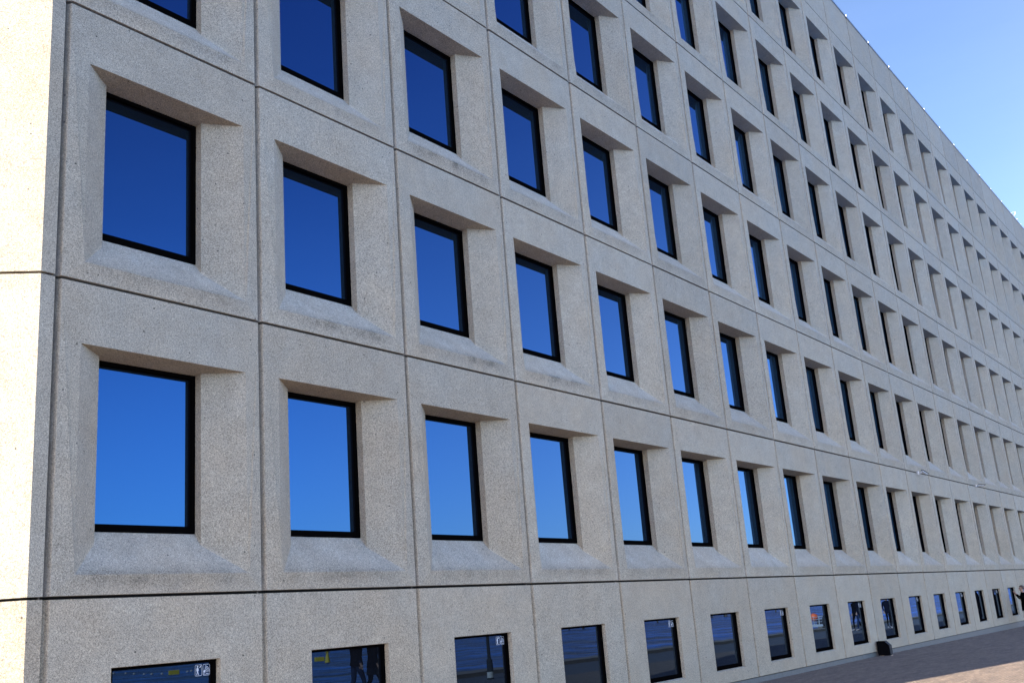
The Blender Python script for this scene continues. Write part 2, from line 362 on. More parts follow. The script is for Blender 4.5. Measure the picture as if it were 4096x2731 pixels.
EDGE = ((0.036, 0.003), (0.030, 0.012), (0.018, 0.042), (-0.030, 0.085))   # rounded left margin of every panel
def edge_profile(bm, z0, z1):
    return [bm.verts.new((x, y, z0)) for x, y in EDGE], [bm.verts.new((x, y, z1)) for x, y in EDGE]
def edge_faces(bm, A, D, r1, r2):
    p, q_ = A, D
    for a, b in zip(r1, r2):
        bm.faces.new((p, q_, b, a)); p, q_ = a, b
def facade_panel_mesh():
    """one storey-high panel: V-chamfered vertical edges, splayed window opening, steep sill with a proud lip"""
    bm = bmesh.new(); H = FH
    def V(x, y, z): return bm.verts.new((x, y, z))
    z0, z1 = 0.017, H-0.017; c = 0.040; e = 0.005
    A, Bq, C, D = V(c, 0, z0), V(W-c, 0, z0), V(W-c, 0, z1), V(c, 0, z1)
    r1, r2 = edge_profile(bm, z0, z1)
    sA, sD = r1[-1], r2[-1]
    sB, sC = V(W-c, .085, z0), V(W-c, .085, z1)
    kA, kB, kC, kD = V(-.030, .18, z0), V(W-c, .18, z0), V(W-c, .18, z1), V(-.030, .18, z1)
    ox0, ox1, oz0, oz1 = 0.101*W, 0.911*W, 0.081*W, 0.967*W
    ix0, ix1, iz1 = 0.241*W, 0.740*W, 0.956*W
    d1, d2, d3 = 0.095*W, 0.134*W, 0.175*W
    lip = -0.026
    a, b, cc, d = V(ox0, lip, oz0), V(ox1, lip, oz0), V(ox1, 0, oz1), V(ox0, 0, oz1)
    a0, b0 = V(0.055*W, 0, z0), V(0.955*W, 0, z0)
    a1, b1 = V(ox0, 0, oz0+0.30), V(ox1, 0, oz0+0.30)
    zs1 = (0.081+0.174*0.709)*W
    E_, F_, G_, H_ = V(ix0, d1, zs1), V(ix1, d1, zs1), V(ix1, d1, iz1), V(ix0, d1, iz1)
    I, J, K, L = V(ix0, d2, 0.255*W), V(ix1, d2, 0.255*W), V(ix1, d2, 0.952*W), V(ix0, d2, 0.952*W)
    I2, J2, K2, L2 = V(ix0, d3, 0.268*W), V(ix1, d3, 0.268*W), V(ix1, d3, 0.952*W), V(ix0, d3, 0.952*W)
    for f in ((A, a0, a), (a0, b0, b, a), (b0, Bq, b), (A, a, a1, d, D), (Bq, C, cc, b1, b), (D, d, cc, C),
              (a, E_, H_, d, a1), (b, b1, cc, G_, F_), (d, H_, G_, cc), (a, b, F_, E_),
              (E_, I, L, H_), (F_, G_, K, J), (H_, L, K, G_), (E_, F_, J, I),
              (I, I2, L2, L), (J, K, K2, J2), (L, L2, K2, K), (I, J, J2, I2),
              (Bq, sB, sC, C), (sA, sD, kD, kA), (sB, kB, kC, sC),
              tuple([D, C, sC, sD]+r2[-2::-1]), (sD, sC, kC, kD), tuple([A]+r1+[sB, Bq, b0, a0]), (sA, kA, kB, sB)):
        bm.faces.new(f)
    edge_faces(bm, A, D, r1, r2)
    bmesh.ops.recalc_face_normals(bm, faces=bm.faces[:])
    es = []
    for ed in bm.edges:
        if len(ed.link_faces) == 2 and ed.calc_face_angle(0) > rad(17):
            y = max(v_.co.y for v_ in ed.verts)
            if y < d2-0.01: es.append(ed)
    bmesh.ops.bevel(bm, geom=es, offset=0.009, segments=2, affect='EDGES', profile=0.5, clamp_overlap=True)
    me = bpy.data.meshes.new("facade_panel"); bm.to_mesh(me); bm.free()
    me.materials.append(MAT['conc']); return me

def window_frame_mesh():
    bm = bmesh.new()
    ix0, ix1, z0, z1 = 0.241*W, 0.740*W, 0.258*W, 0.952*W
    y0, y1 = 0.134*W, 0.164*W
    sw, bw, tw = 0.044, 0.080, 0.048
    box(bm, ix0, ix1, y0, y1, z0, z0+bw, 0.003)
    box(bm, ix0, ix1, y0, y1, z1-tw, z1, 0.003)
    box(bm, ix0, ix0+sw, y0+.001, y1, z0+bw, z1-tw)
    box(bm, ix1-sw, ix1, y0+.001, y1, z0+bw, z1-tw)
    me = bpy.data.meshes.new("window"); bmesh.ops.recalc_face_normals(bm, faces=bm.faces[:]); bm.to_mesh(me); bm.free()
    me.materials.append(MAT['frame']); return me
def pane_mesh():
    bm = bmesh.new()
    box(bm, 0.241*W+0.045, 0.740*W-0.045, 0.150*W, 0.150*W+0.012, 0.258*W+0.07, 0.952*W-0.05)
    me = bpy.data.meshes.new("pane"); bm.to_mesh(me); bm.free(); me.materials.append(MAT['glass']); return me

def in_view(o):                            # only used to rank repeats by how large they show
    d = (co.matrix_world.inverted() @ Vector(o))
    if d.z > -0.5: return 0
    u, v_ = -d.x/d.z*cd.lens/18.0, -d.y/d.z*cd.lens/18.0
    return 1.0/(-d.z) if abs(u) < 1.12 and abs(v_) < 0.80 else 0
PM, FM, GM = facade_panel_mesh(), window_frame_mesh(), pane_mesh()
cells = [(i, f, Vector((i*W+0.015*W, 0, ZA+f*FH))) for f in range(NF) for i in range(NC)]
cells.sort(key=lambda c: -in_view(c[2]+Vector((W/2, 0, FH/2))))
first = None
def dirt_of(i, f):
    if i < 4: return (0.45, 0.95, 0.7, 1.0, 0.6, 0.85, 0.3)[(3*i+5*f+1) % 7]
    if f == 0 and i == 4: return 0.35
    return max(0.0, 0.34-0.05*(i-4))
def merged(name, me, locs, parent, kids=None):
    bm = bmesh.new()
    for p in locs:
        n0 = len(bm.verts); bm.from_mesh(me); bm.verts.ensure_lookup_table()
        for v_ in bm.verts[n0:]: v_.co += p
    m2 = bpy.data.meshes.new(name); bm.to_mesh(m2); bm.free()
    o = link(name, m2, me.materials[0], parent); o['kind'] = 'stuff'; return o
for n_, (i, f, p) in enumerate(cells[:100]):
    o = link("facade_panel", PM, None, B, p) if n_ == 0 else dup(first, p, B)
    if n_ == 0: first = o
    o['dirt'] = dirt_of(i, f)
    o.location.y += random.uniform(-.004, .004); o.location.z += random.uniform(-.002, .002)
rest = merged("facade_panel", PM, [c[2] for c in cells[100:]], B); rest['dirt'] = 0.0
fw = fp = None
for n_, (i, f, p) in enumerate(cells[:100]):
    if n_ == 0:
        fw = link("window", FM, None, B, p); fp = link("pane", GM, None, fw)
    else:
        w_ = dup(fw, p, B); dup(fp, (0, 0, 0), w_).rotation_euler = (random.uniform(-.002, .002), 0, random.uniform(-.002, .002))
wrest = merged("window", FM, [c[2] for c in cells[100:]], B)
merged("pane", GM, [c[2] for c in cells[100:]], wrest)

# ground floor panels with small windows
HB = 0.765*W
def ground_panel_mesh():
    bm = bmesh.new()
    def V(x, y, z): return bm.verts.new((x, y, z))
    z0, z1 = 0.0, HB-0.017; c, e = 0.040, 0.005
    A, Bq, C, D = V(c, 0, z0), V(W-c, 0, z0), V(W-c, 0, z1), V(c, 0, z1)
    r1, r2 = edge_profile(bm, z0, z1)
    sA, sD = r1[-1], r2[-1]
    sB, sC = V(W-c, .085, z0), V(W-c, .085, z1)
    kA, kB, kC, kD = V(-.030, .18, z0), V(W-c, .18, z0), V(W-c, .18, z1), V(-.030, .18, z1)
    x0, x1, w0, w1 = 0.266*W, 0.766*W, 0.089*W, 0.505*W
    a, b, cc, d = V(x0, 0, w0), V(x1, 0, w0), V(x1, 0, w1), V(x0, 0, w1)
    t = 0.045
    E_, F_, G_, H_ = V(x0+.012, t, w0+0.018), V(x1-.012, t, w0+0.018), V(x1-.012, t, w1-.004), V(x0+.012, t, w1-.004)
    I, J, K, L = V(x0+.012, .16, w0+0.018), V(x1-.012, .16, w0+0.018), V(x1-.012, .16, w1-.004), V(x0+.012, .16, w1-.004)
    for f in ((A, Bq, b, a), (A, a, d, D), (Bq, C, cc, b), (D, d, cc, C), (a, E_, H_, d), (b, cc, G_, F_), (d, H_, G_, cc), (a, b, F_, E_),
              (E_, I, L, H_), (F_, G_, K, J), (H_, L, K, G_), (E_, F_, J, I),
              (Bq, sB, sC, C), (sA, sD, kD, kA), (sB, kB, kC, sC), tuple([D, C, sC, sD]+r2[-2::-1]), (sD, sC, kC, kD), tuple([A]+r1+[sB, Bq]), (sA, kA, kB, sB)):
        bm.faces.new(f)
    edge_faces(bm, A, D, r1, r2)
    bmesh.ops.recalc_face_normals(bm, faces=bm.faces[:])
    es = [ed for ed in bm.edges if len(ed.link_faces) == 2 and ed.calc_face_angle(0) > rad(17) and max(v_.co.y for v_ in ed.verts) < 0.06]
    bmesh.ops.bevel(bm, geom=es, offset=0.007, segments=2, affect='EDGES', profile=0.5, clamp_overlap=True)
    me = bpy.data.meshes.new("ground_panel"); bm.to_mesh(me); bm.free(); me.materials.append(MAT['conc_plain']); return me
def ground_window_mesh():
    bm = bmesh.new(); x0, x1, z0, z1 = 0.266*W+.012, 0.766*W-.012, 0.089*W+.018, 0.505*W-.004
    y0, y1 = 0.062, 0.14; s = 0.045
    box(bm, x0, x1, y0, y1, z0, z0+0.075, 0.003); box(bm, x0, x1, y0, y1, z1-0.03, z1, 0.003)
    box(bm, x0, x0+s, y0+.001, y1, z0+.075, z1-.03); box(bm, x1-s, x1, y0+.001, y1, z0+.075, z1-.03)
    me = bpy.data.meshes.new("ground_window"); bm.to_mesh(me); bm.free(); me.materials.append(MAT['frame']); return me
def ground_pane_mesh():
    bm = bmesh.new(); x0, x1, z0, z1 = 0.266*W+.05, 0.766*W-.05, 0.089*W+.08, 0.505*W-.03
    box(bm, x0, x1, 0.100, 0.112, z0, z1)
    me = bpy.data.meshes.new("pane"); bm.to_mesh(me); bm.free(); me.materials.append(MAT['glass2']); return me

def sticker_mesh():
    """two rounded outlines: a walking figure under a camera, and a little house sending waves over the word ALARM"""
    bm = bmesh.new(); th = 0.0015
    def flat(pts): poly_prism(bm, pts, 0, th, lambda x, y, z: (x, -z, y))
    def rect(x0, x1, y0, y1): flat([(x0, y0), (x1, y0), (x1, y1), (x0, y1)])
    def ring(x0, x1, y0, y1, r, w):
        def rr(x0, x1, y0, y1, r):
            p = []
            for cx, cy, a0 in ((x1-r, y0+r, -90), (x1-r, y1-r, 0), (x0+r, y1-r, 90), (x0+r, y0+r, 180)):
                p += [(cx+r*math.cos(rad(a0+a)), cy+r*math.sin(rad(a0+a))) for a in (0, 30, 60, 90)]
            return p
        o, i = rr(x0, x1, y0, y1, r), rr(x0+w, x1-w, y0+w, y1-w, r-w)
        n = len(o); vo = [bm.verts.new((x, -th, y)) for x, y in o]; vi = [bm.verts.new((x, -th, y)) for x, y in i]
        for j in range(n): bm.faces.new((vo[j], vo[(j+1) % n], vi[(j+1) % n], vi[j]))
    def arc(cx, cy, r, w, a0, a1, n=10):
        o = [bm.verts.new((cx+(r+w)*math.cos(rad(a0+(a1-a0)*j/n)), -th, cy+(r+w)*math.sin(rad(a0+(a1-a0)*j/n)))) for j in range(n+1)]
        i = [bm.verts.new((cx+r*math.cos(rad(a0+(a1-a0)*j/n)), -th, cy+r*math.sin(rad(a0+(a1-a0)*j/n)))) for j in range(n+1)]
        for j in range(n): bm.faces.new((o[j], o[j+1], i[j+1], i[j]))
    ring(0, 0.092, 0, 0.118, 0.013, 0.004)
    flat([(0.034+0.0095*math.cos(a*math.pi/6), 0.100+0.0095*math.sin(a*math.pi/6)) for a in range(12)])
    flat([(0.026, 0.089), (0.041, 0.089), (0.049, 0.066), (0.046, 0.050), (0.043, 0.050), (0.043, 0.062), (0.041, 0.046), (0.051, 0.012),
          (0.045, 0.009), (0.035, 0.036), (0.027, 0.009), (0.019, 0.011), (0.027, 0.046), (0.025, 0.062), (0.023, 0.050), (0.018, 0.050), (0.020, 0.070)])
    flat([(0.060, 0.083), (0.078, 0.093), (0.083, 0.111), (0.066, 0.103)]); rect(0.055, 0.062, 0.086, 0.091)
    ring(0.104, 0.196, 0, 0.118, 0.013, 0.004)
    flat([(0.113, 0.030), (0.137, 0.030), (0.137, 0.047), (0.125, 0.060), (0.113, 0.047)])
    for r in (0.022, 0.036, 0.050, 0.064): arc(0.125, 0.034, r, 0.006, 0, 84)
    glyph = {'A': ((0, 0, .2, 1), (.8, 0, 1, 1), (.2, .8, .8, 1), (.2, .38, .8, .55)), 'L': ((0, 0, .2, 1), (.2, 0, .9, .2)),
             'R': ((0, 0, .2, 1), (.2, .82, .9, 1), (.75, .55, .95, .82), (.2, .42, .9, .58), (.72, 0, .95, .42)),
             'M': ((0, 0, .18, 1), (.82, 0, 1, 1), (.2, .62, .4, .95), (.4, .42, .6, .7), (.6, .62, .8, .95))}
    for j, ch in enumerate("ALARM"):
        for (xa, ya, xb, yb) in glyph[ch]:
            x = 0.112+j*0.0158; rect(x+xa*0.012, x+xb*0.012, 0.009+ya*0.014, 0.009+yb*0.014)
    me = bpy.data.meshes.new("warning_sticker"); bmesh.ops.recalc_face_normals(bm, faces=bm.faces[:]); bm.to_mesh(me); bm.free()
    me.materials.append(MAT['sticker']); return me
gp = link("ground_panel", ground_panel_mesh(), None, B, (0.015*W, 0, ZB))
gw = link("ground_window", ground_window_mesh(), None, B, (0.015*W, 0, ZB))
gg = link("pane", ground_pane_mesh(), None, gw)
SX = 0.766*W-0.05-0.012-0.205; SZ = 0.505*W-0.03-0.012-0.125
st = link("warning_sticker", sticker_mesh(), None, gw, (SX, 0.0985, SZ))
for i in range(1, NC):
    p = (i*W+0.015*W, 0, ZB)
    dup(gp, p, B); w_ = dup(gw, p, B); dup(gg, (0, 0, 0), w_)
    if i % 2 == 0: dup(st, (SX, 0.0985, SZ), w_)

# parapet
bm = bmesh.new(); HP = ZT-ZG
pl = [(0.040, 0), (W-0.040, 0), (W-0.040, .22), (-0.030, .22)] + list(EDGE[::-1])
poly_prism(bm, pl, 0.010, HP)
pp = obj("parapet_panel", bm, MAT['conc_plain'], B, (0.015*W, 0, ZG))
bm = bmesh.new(); box(bm, 0.008, W-0.008, -0.022, 0.25, HP, HP+0.045, 0.004); box(bm, 0.008, W-0.008, -0.022, -0.016, HP-0.035, HP-0.0005)
cp = obj("coping", bm, MAT['coping'], B, (0.015*W, 0, ZG))
bm = bmesh.new(); box(bm, -0.026, 0.026, -0.036, 0.05, HP+0.047, HP+0.068, 0.003); box(bm, -0.026, 0.026, -0.036, -0.026, HP-0.050, HP+0.046, 0.003)
cl = obj("coping_clip", bm, MAT['steel'], B, (0.015*W, 0, ZG))
for i in range(1, NC):
    for s in (pp, cp, cl): dup(s, (i*W+0.015*W, 0, ZG), B)

# chamfered corner: one folded panel per storey
def corner_mesh(z0, z1):
    bm = bmesh.new()
    q = 0.7071; ax = -0.058*W; L = 3.2
    e1 = (ax-q*L, q*L)
    pts = [(0.0, 0.0), (0.0, 0.060), (0.0, 0.16), (0.02, 0.30), (ax-q*L+.21, q*L+.21), e1, (ax, 0.0)]
    poly_prism(bm, pts, z0, z1)
    es = [ed for ed in bm.edges if len(ed.link_faces) == 2 and ed.calc_face_angle(0) > rad(20) and max(v_.co.y for v_ in ed.verts) < 0.05]
    bmesh.ops.bevel(bm, geom=es, offset=0.008, segments=2, affect='EDGES', profile=0.5, clamp_overlap=True)
    bmesh.ops.recalc_face_normals(bm, faces=bm.faces[:])
    me = bpy.data.meshes.new("corner_panel"); bm.to_mesh(me); bm.free(); me.materials.append(MAT['conc_plain']); return me
CMs = corner_mesh(0.014, FH-0.014)
c0 = link("corner_panel", CMs, None, B, (0, 0, ZA))
for f in range(1, NF): dup(c0, (0, 0, ZA+f*FH), B)
link("corner_panel", corner_mesh(0, HB-0.014), None, B, (0, 0, ZB))
link("corner_panel", corner_mesh(0.010, HP), None, B, (0, 0, ZG))
# the wall that turns back beyond the corner, and the dark core behind the joints
xe = -0.058*W-0.7071*3.2; ye = 0.7071*3.2; XN = NC*W+0.015*W
bm = bmesh.new()
poly_prism(bm, [(xe+.02, ye+0.012), (xe+.35, ye+0.35), (xe+.35, 38), (xe+.02, 38)], 0, ZT-0.02)
obj("side_wall", bm, MAT['conc_plain'], B)
bm = bmesh.new(); box(bm, xe+.36, XN-0.02, ye+0.4, 37.9, 0, ZT-0.6); box(bm, 0.2, XN-0.02, 0.62, ye+0.39, 0, ZT-0.6)
obj("core_wall", bm, MAT['dark'], B)
bm = bmesh.new(); box(bm, XN, XN+0.3, 0.0, 38, 0, ZT)
obj("end_wall", bm, MAT['conc_plain'], B)
bm = bmesh.new(); box(bm, xe+.36, XN-0.02, 0.3, 37.9, ZT-0.55, ZT-0.35)
obj("roof", bm, MAT['seal'], B)
bm = bmesh.new()
for i in range(NC): box(bm, i*W+0.001, i*W+0.010, 0.074, 0.098, ZB, ZT-0.01)
obj("joint_sealant", bm, MAT['seal'], B)
bm = bmesh.new()
for z in [ZA+f*FH for f in range(NF+1)]: box(bm, -0.1, XN, 0.165, 0.179, z-0.02, z+0.02)
obj("joint_backing", bm, MAT['dark'], B)
bm = bmesh.new()
q = 0.7071
for z in [ZA+f*FH for f in range(NF+1)]:
    t0, t1 = (-0.058*W+.05, 0.10), (xe+.10, ye+0.05)
    poly_prism(bm, [t0, (t0[0]+.08, t0[1]+.08), (t1[0]+.08, t1[1]+.08), t1], z-0.0195, z+0.0195)
obj("corner_joint_backing", bm, MAT['dark'], B)
# plinth stones under the ground floor panels
bm = bmesh.new(); box(bm, 0.004, W-0.004, 0.018, 0.4, -0.5, ZB-0.016, 0.004)
pb = obj("plinth_stone", bm, MAT['plinth'], B, (-0.515*W, 0, 0))
for i in range(1, NC+1): dup(pb, ((i-0.515)*W, 0, 0), B)
bm = bmesh.new(); box(bm, -1.5, XN, 0.06, 0.4, ZB-0.0155, ZB+0.002)
obj("plinth_gap", bm, MAT['dark'], B)

# ------------------------------------------------------------------ fixtures on the wall
def frame_of(d):                             # a rotation whose +Z runs along d
    return Vector(d).to_track_quat('Z', 'Y').to_matrix().to_4x4()
def cctv(x, z, aim, label, sc_):
    t = thing("security_camera", label, "security camera", (x, -0.002, z), 0, "security cameras on the facade")
    bm = bmesh.new(); box(bm, -0.075, 0.075, -0.09, 0.0, -0.085, 0.085, 0.012); obj("wall_box", bm, MAT['white'], t)
    bm = bmesh.new(); tube(bm, [(0, -0.08, -0.03), (0.05, -0.16, -0.02), (0.10, -0.24, 0.03)], 0.026, 10); obj("arm", bm, MAT['white'], t, smooth=True)
    a = Vector(aim).normalized(); c = Vector((0.12, -0.27, 0.05))
    bm = bmesh.new(); tube(bm, [c-a*0.05, c+a*0.33], [0.055, 0.055], 14)
    body = obj("camera_body", bm, MAT['white'], t)
    bm = bmesh.new(); tube(bm, [c+a*0.331, c+a*0.345], [0.048, 0.048], 14); obj("lens", bm, MAT['black'], body)
    n = Vector((0, 0, 1)); n = (n-a*n.dot(a)).normalized(); s = a.cross(n)
    bm = bmesh.new()
    pr = [(-0.075, 0.03), (-0.06, 0.07), (0.06, 0.07), (0.075, 0.03), (0.068, 0.03), (0.055, 0.062), (-0.055, 0.062), (-0.068, 0.03)]
    poly_prism(bm, pr, -0.06, 0.42, lambda x, y, z: tuple(c+s*x+n*y+a*z))
    obj("sun_shield", bm, MAT['black'] if 'black' in label else MAT['slate'], t)
    t.scale = (sc_, sc_, sc_)
    return t
cctv(11.50*W, ZA+1.214*W, (0.85, -0.35, -0.42), "white security camera with angled body fixed at the first long joint", 0.66)
cctv(14.46*W, ZA+1.220*W, (0.35, -0.9, -0.18), "small black-hooded security camera on the long joint, farther along the wall", 0.55)

# floodlight standing against the plinth
FL = thing("floodlight", "black wedge shaped floodlight housing standing on the paving against the plinth", "floodlight", (8.90*W, -0.035, gz(8.9*W)))
prof = [(0.0, 0.012), (-0.40, 0.012), (-0.40, 0.165), (-0.395, 0.275), (-0.265, 0.385), (0.0, 0.385)]
def yz(x, y, z): return (z, x, y)
bm = bmesh.new(); poly_prism(bm, [(a*0.80, b) for a, b in prof], 0.0, 0.22, yz); obj("housing", bm, MAT['black'], FL)
bm = bmesh.new()
for (a, b, c_, d) in ((-0.3235, 0.03, -0.3235, 0.160), (-0.3235, 0.168, -0.319, 0.272), (-0.315, 0.281, -0.217, 0.380)):
    nx, nz = (d-b), -(c_-a); ln = math.hypot(nx, nz); nx, nz = -nx/ln*0.012, -nz/ln*-0.012
    poly_prism(bm, [(a, b), (c_, d), (c_+nx, d+nz), (a+nx, b+nz)], 0.010, 0.210, yz)
obj("front_cover", bm, MAT['slate'], FL)
bm = bmesh.new()
for y in (-0.30, -0.06): box(bm, 0.02, 0.23, y-0.03, y+0.03, 0.0, 0.0115)
obj("foot", bm, MAT['steel'], FL)

# swan-neck beacon on the parapet
MT = thing("roof_beacon", "white swan-neck roof lamp with small dome standing on the parapet edge", "roof lamp", (23.62*W, 0.12, ZT+0.045), -YAW)
bm = bmesh.new(); tube(bm, [(0, 0, 0), (0, 0, 0.34)], 0.030, 12); box(bm, -0.06, 0.06, -0.06, 0.06, 0, 0.03); obj("mast", bm, MAT['white'], MT)
bm = bmesh.new(); tube(bm, [(-0.20, 0, 0.24), (-0.05, 0, 0.30), (0.06, 0, 0.37), (0.13, 0, 0.45), (0.15, 0, 0.55), (0.14, 0, 0.60)], [0.016, 0.024, 0.028, 0.030, 0.028, 0.02], 10); obj("swan_neck", bm, MAT['white'], MT, smooth=True)
bm = bmesh.new(); tube(bm, [(0.14, 0, 0.585), (0.02, 0, 0.565), (-0.02, 0, 0.57)], [0.012, 0.010, 0.02], 8); obj("sensor_arm", bm, MAT['white'], MT)
bm = bmesh.new(); bmesh.ops.create_uvsphere(bm, u_segments=18, v_segments=10, radius=0.115)
bmesh.ops.delete(bm, geom=[v_ for v_ in bm.verts if v_.co.z < -0.03], context='VERTS')
dm = obj("dome", bm, MAT['white'], MT, (-0.13, 0, 0.33), True)
bm = bmesh.new(); tube(bm, [(-0.09, -0.08, 0.0), (0.0, -0.10, 0.05), (0.09, -0.08, 0.0)], [0.01, 0.022, 0.01], 8); obj("lamp_glass", bm, MAT['black'], dm)
bm = bmesh.new(); tube(bm, [(0.02, 0, 0.02), (0.10, 0, 0.05), (0.19, 0, 0.10)], [0.02, 0.03, 0.034], 10); obj("spotlight", bm, MAT['white'], MT)

# ------------------------------------------------------------------ people
def skin_mesh(name, joints, edges, levels=2):
    me = bpy.data.meshes.new(name); keys = list(joints)
    me.from_pydata([joints[k][0] for k in keys], [(keys.index(a), keys.index(b)) for a, b in edges], [])
    o = bpy.data.objects.new(name, me); COL.objects.link(o)
    o.modifiers.new("s", 'SKIN'); sm = o.modifiers.new("u", 'SUBSURF'); sm.levels = levels; sm.render_levels = levels
    for i, k in enumerate(keys):
        r = joints[k][1]; r = r if isinstance(r, tuple) else (r, r)
        me.skin_vertices[0].data[i].radius = r; me.skin_vertices[0].data[i].use_root = (i == 0)
    dg = bpy.context.evaluated_depsgraph_get(); dg.update()
    m2 = bpy.data.meshes.new_from_object(o.evaluated_get(dg)); m2.name = name
    bpy.data.objects.remove(o); bpy.data.meshes.remove(me)
    for p in m2.polygons: p.use_smooth = True
    return m2

def person(label, loc, rz, P, top, bottom, shoes, h=1.0, coat_len=None, hair=True, long_hair=False, group=None, skirt=None):
    """a continuous body (skin, legs, torso and arms in one mesh, dressed by material zones), hair, jacket and shoes as children"""
    t = thing("person", label, "person", loc, rz, group); t.scale = (h, h, h)
    J = dict(pelvis=((0, 0, 0.93), (.15, .11)), waist=((0, 0, 1.08), (.125, .095)), chest=((0, .01, 1.27), (.16, .11)), sho=((0, 0, 1.40), (.12, .085)),
             neck=((0, .015, 1.50), (.052, .055)), head0=((0, .035, 1.575), (.068, .085)), head1=((0, .03, 1.66), (.076, .095)), head2=((0, .02, 1.73), (.05, .065)))
    E = [('pelvis', 'waist'), ('waist', 'chest'), ('chest', 'sho'), ('sho', 'neck'), ('neck', 'head0'), ('head0', 'head1'), ('head1', 'head2')]
    for s, k in ((-1, 'L'), (1, 'R')):
        hp = Vector((0.085*s, 0, 0.88)); kn = Vector(P['knee'+k]); an = Vector(P['ankle'+k]); toe = Vector(P.get('toe'+k, an+Vector((0, .16, -.045))))
        J['hip'+k] = (hp, .095); J['th'+k] = ((hp*0.5+kn*0.5), .080); J['kn'+k] = (kn, .058); J['calf'+k] = (kn*0.6+an*0.4, .055); J['an'+k] = (an, .038); J['toe'+k] = (toe, (.04, .03))
        E += [('pelvis', 'hip'+k), ('hip'+k, 'th'+k), ('th'+k, 'kn'+k), ('kn'+k, 'calf'+k), ('calf'+k, 'an'+k), ('an'+k, 'toe'+k)]
        shp = Vector((0.185*s, 0, 1.39)); el = Vector(P['elbow'+k]); wr = Vector(P['wrist'+k]); hd = (wr-el).normalized()
        J['sh'+k] = (shp, .062); J['ua'+k] = (shp*.5+el*.5, .048); J['el'+k] = (el, .041); J['wr'+k] = (wr, .027)
        J['hand'+k] = (wr+hd*.08, (.036, .018)); 
        E += [('sho', 'sh'+k), ('sh'+k, 'ua'+k), ('ua'+k, 'el'+k), ('el'+k, 'wr'+k), ('wr'+k, 'hand'+k)]
        side = hd.cross(Vector((0, 1, .3))).normalized()
        for q_ in range(4):
            o_ = (q_-1.5)*.017; ln = (.062, .078, .073, .055)[q_]
            b0 = wr+hd*.085+side*o_; J['f%d%s' % (q_, k)] = (b0+hd*ln*.55, .0085); J['g%d%s' % (q_, k)] = (b0+hd*ln+Vector((0, -.012, 0)), .0075)
            E += [('hand'+k, 'f%d%s' % (q_, k)), ('f%d%s' % (q_, k), 'g%d%s' % (q_, k))]
        J['t0'+k] = (wr+hd*.055-side*.04, .010); J['t1'+k] = (wr+hd*.085-side*.052, .008)
        E += [('hand'+k, 't0'+k), ('t0'+k, 't1'+k)]
    me = skin_mesh("body", J, E)
    for m_ in (MAT['skin'], top, bottom): me.materials.append(m_)
    hands = [Vector(P['wrist'+k]) + (Vector(P['wrist'+k])-Vector(P['elbow'+k])).normalized()*.09 for k in 'LR']
    for p in me.polygons:
        c = p.center
        if c.z > 1.475 and abs(c.x) < .16 and not any((c-hh).length < .13 for hh in hands): mi = 0
        elif any((c-hh).length < .115 for hh in hands): mi = 0
        elif c.z < 0.98 and abs(c.x) < .30: mi = 2
        else: mi = 1
        p.material_index = mi
    body = link("body", me, None, t)
    # face: nose, eyes, mouth and ears
    bm = bmesh.new(); tube(bm, [(0, .125, 1.655), (0, .143, 1.622), (0, .125, 1.612)], [.006, .013, .008], 8)
    for s in (-1, 1): tube(bm, [(.078*s, .02, 1.67), (.086*s, .012, 1.645), (.078*s, .02, 1.615)], [.008, .014, .007], 8)
    obj("face_features", bm, MAT['skin'], t)
    bm = bmesh.new()
    for s in (-1, 1): bmesh.ops.create_uvsphere(bm, u_segments=8, v_segments=6, radius=.010, matrix=Matrix.Translation((.031*s, .112, 1.662)))
    obj("eyes", bm, MAT['black'], t)
    bm = bmesh.new(); box(bm, -.024, .024, .108, .121, 1.578, 1.588, .003); obj("mouth", bm, simple("lips", (.32, .11, .09)), t)
    if hair:
        bm = bmesh.new(); bmesh.ops.create_uvsphere(bm, u_segments=24, v_segments=16, radius=1.0)
        for v_ in bm.verts:
            n = v_.co.normalized(); r = 1 + 0.06*noise.noise(n*5)
            v_.co = Vector((n.x*.098*r, -.002+n.y*.118*r, 1.685+n.z*.100*r))
        bmesh.ops.delete(bm, geom=[v_ for v_ in bm.verts if v_.co.y > .055 and v_.co.z < 1.715 or v_.co.z < 1.60], context='VERTS')
        if long_hair:
            tube(bm, [(0, -.07, 1.70), (0, -.095, 1.60), (0, -.095, 1.50), (0, -.10, 1.40)], [.085, .09, .075, .03], 14)
        obj("hair", bm, MAT['hair'], t, smooth=True)
    zc = coat_len or 0.84
    bm = bmesh.new(); rings = [(zc, .205, .150), (0.95, .19, .135), (1.08, .165, .12), (1.27, .195, .135), (1.37, .185, .11), (1.44, .10, .085), (1.485, .072, .072)]
    prev = None
    for (z, a, b) in rings:
        cur = [bm.verts.new((a*math.cos(2*math.pi*j/20)*(1+.04*math.sin(j*2.3+z*9)), b*math.sin(2*math.pi*j/20)+.008, z)) for j in range(20)]
        if prev:
            for j in range(20): bm.faces.new((prev[j], prev[(j+1) % 20], cur[(j+1) % 20], cur[j]))
        prev = cur
    obj("jacket", bm, top, t, smooth=True)
    if skirt:
        bm = bmesh.new(); prev = None
        for (z, a, b) in ((skirt, .20, .15), (0.8, .185, .135), (0.96, .16, .12)):
            cur = [bm.verts.new((a*math.cos(2*math.pi*j/20), b*math.sin(2*math.pi*j/20), z)) for j in range(20)]
            if prev:
                for j in range(20): bm.faces.new((prev[j], prev[(j+1) % 20], cur[(j+1) % 20], cur[j]))
            prev = cur
        obj("skirt", bm, MAT['greycloth'], t, smooth=True)
